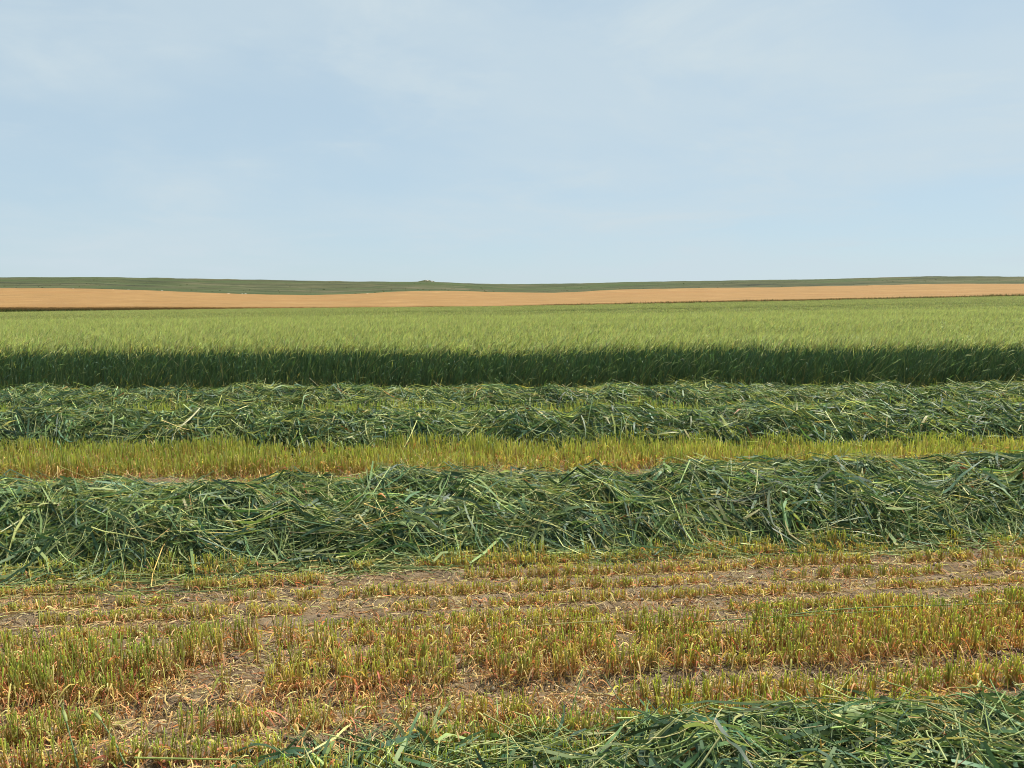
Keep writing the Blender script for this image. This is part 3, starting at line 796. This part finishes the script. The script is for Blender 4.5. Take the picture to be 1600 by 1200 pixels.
knoll(668, 10.5, 2.2, 'small rocky knoll standing out on the skyline of the hills')

# ------------------------------------------------------------------ single stalks and seed heads one can pick out
def grain_stalk(name, pts, w, head_len, label, category, group=None, col=(.13, .21, .085), hcol=(.33, .38, .14)):
    """a cut stalk with leaf and bearded head along world points"""
    root = bpy.data.objects.new(name, None); COL.objects.link(root)
    pts = np.array(pts, float); root.location = pts[0]
    seg = np.linspace(0, 1, 12); d = np.concatenate([[0], np.cumsum(np.linalg.norm(np.diff(pts, axis=0), axis=1))])
    cur = np.stack([np.interp(seg * d[-1], d, pts[:, c]) for c in range(3)], -1)
    for _ in range(3): cur[1:-1] = .5 * cur[1:-1] + .25 * (cur[:-2] + cur[2:])
    cur = cur - pts[0]
    b = Strands(); b.add(cur[None], (w * np.linspace(1.2, .7, 12))[None], np.array(col)[None, None] * U(.9, 1.1), 6); b.build('stem', M_hay, root)
    if head_len:
        e = cur[-1]; dr = cur[-1] - cur[-3]; dr /= np.linalg.norm(dr)
        hp = e + dr * np.linspace(0, 1, 9)[:, None] * head_len + np.array([0, 0, -1]) * (np.linspace(0, 1, 9)[:, None] ** 2) * head_len * .25
        b = Strands(); b.add(hp[None], (np.sin(np.pi * np.linspace(.15, .95, 9)) ** .6 * w * 2.3)[None], np.array(hcol)[None, None], 6)
        b.build('seed_head', M_hay, root)
        b = Strands(); na = 14; j = rng.integers(1, 8, na)
        P = hp[j][:, None] + (dr[None] + N(0, .16, (na, 3)))[:, None] * np.linspace(0, 1, 4)[None, :, None] * head_len * .8
        b.add(P, np.array([.0007, .0006, .0005, .0002])[None] * np.ones((na, 1)), np.array(hcol)[None, None] * 1.1, 3); b.build('awns', M_hay, root)['kind'] = 'stuff'
    return set_props(root, label, category, None, group)
def gp(px, py, h=0.0):
    """ground point under a place in the picture, at height h"""
    d = ray(px, py); s = (CAM_H - h) / -d[2]
    return np.array([d[0] * s, d[1] * s, h])
def stalk_px(name, pl, w, head, label, cat='stalk', **kw):
    grain_stalk(name, [gp(*q) for q in pl], w, head, label, cat, **kw)
stalk_px('grain_stalk', [(122, 1200, .02), (112, 1160, .08), (104, 1128, .13)], .003, .07, 'green cut stalk with pale seed head leaning upright in lower left corner', 'stalk')
stalk_px('grain_stalk', [(196, 1196, .02), (180, 1160, .07), (158, 1126, .12)], .0028, .06, 'pale seed head on a bent stalk, second from the lower left corner', 'stalk')
stalk_px('loose_stalk', [(62, 985, .01), (61, 950, .10), (64, 925, .17)], .0025, 0, 'single tall pale stalk standing alone at far left in front of windrow', col=(.30, .32, .11))
stalk_px('loose_stalk', [(838, 978, .07), (905, 972, .09), (960, 970, .09)], .0026, 0, 'long pale stalk lying flat across the stubble near the middle', col=(.38, .36, .14))
stalk_px('loose_stalk', [(1085, 972, .06), (1250, 962, .08), (1390, 954, .07)], .0028, 0, 'long green stalk lying across the stubble at right', col=(.20, .27, .08))
stalk_px('loose_stalk', [(1180, 968, .06), (1300, 951, .09), (1420, 947, .08), (1600, 942, .07)], .003, 0, 'longest green stalk lying across the stubble towards the right edge', col=(.16, .24, .075))
stalk_px('loose_stalk', [(885, 1140, .03), (900, 1085, .14), (912, 1042, .21)], .003, .0, 'slanting pale green stalk rising from the near stubble in the centre', col=(.25, .32, .11))
stalk_px('loose_stalk', [(640, 1195, .05), (668, 1150, .12), (688, 1118, .17)], .003, .05, 'slanting stalk with seed head rising left of the near hay heap', col=(.25, .32, .11))
stalk_px('loose_stalk', [(755, 1115, .12), (800, 1140, .10), (850, 1168, .08)], .0028, 0, 'pale stalk sloping down to the right onto the near hay heap', col=(.36, .36, .14))
stalk_px('loose_stalk', [(210, 1184, .05), (420, 1188, .06), (560, 1180, .06)], .003, 0, 'long straight light green stalk lying along the bottom left edge', col=(.30, .36, .11))
stalk_px('loose_stalk', [(130, 1110, .03), (180, 1100, .04), (200, 1092, .05)], .0028, 0, 'dry yellow bent stalk lying on bare soil at lower left', col=(.48, .38, .14))
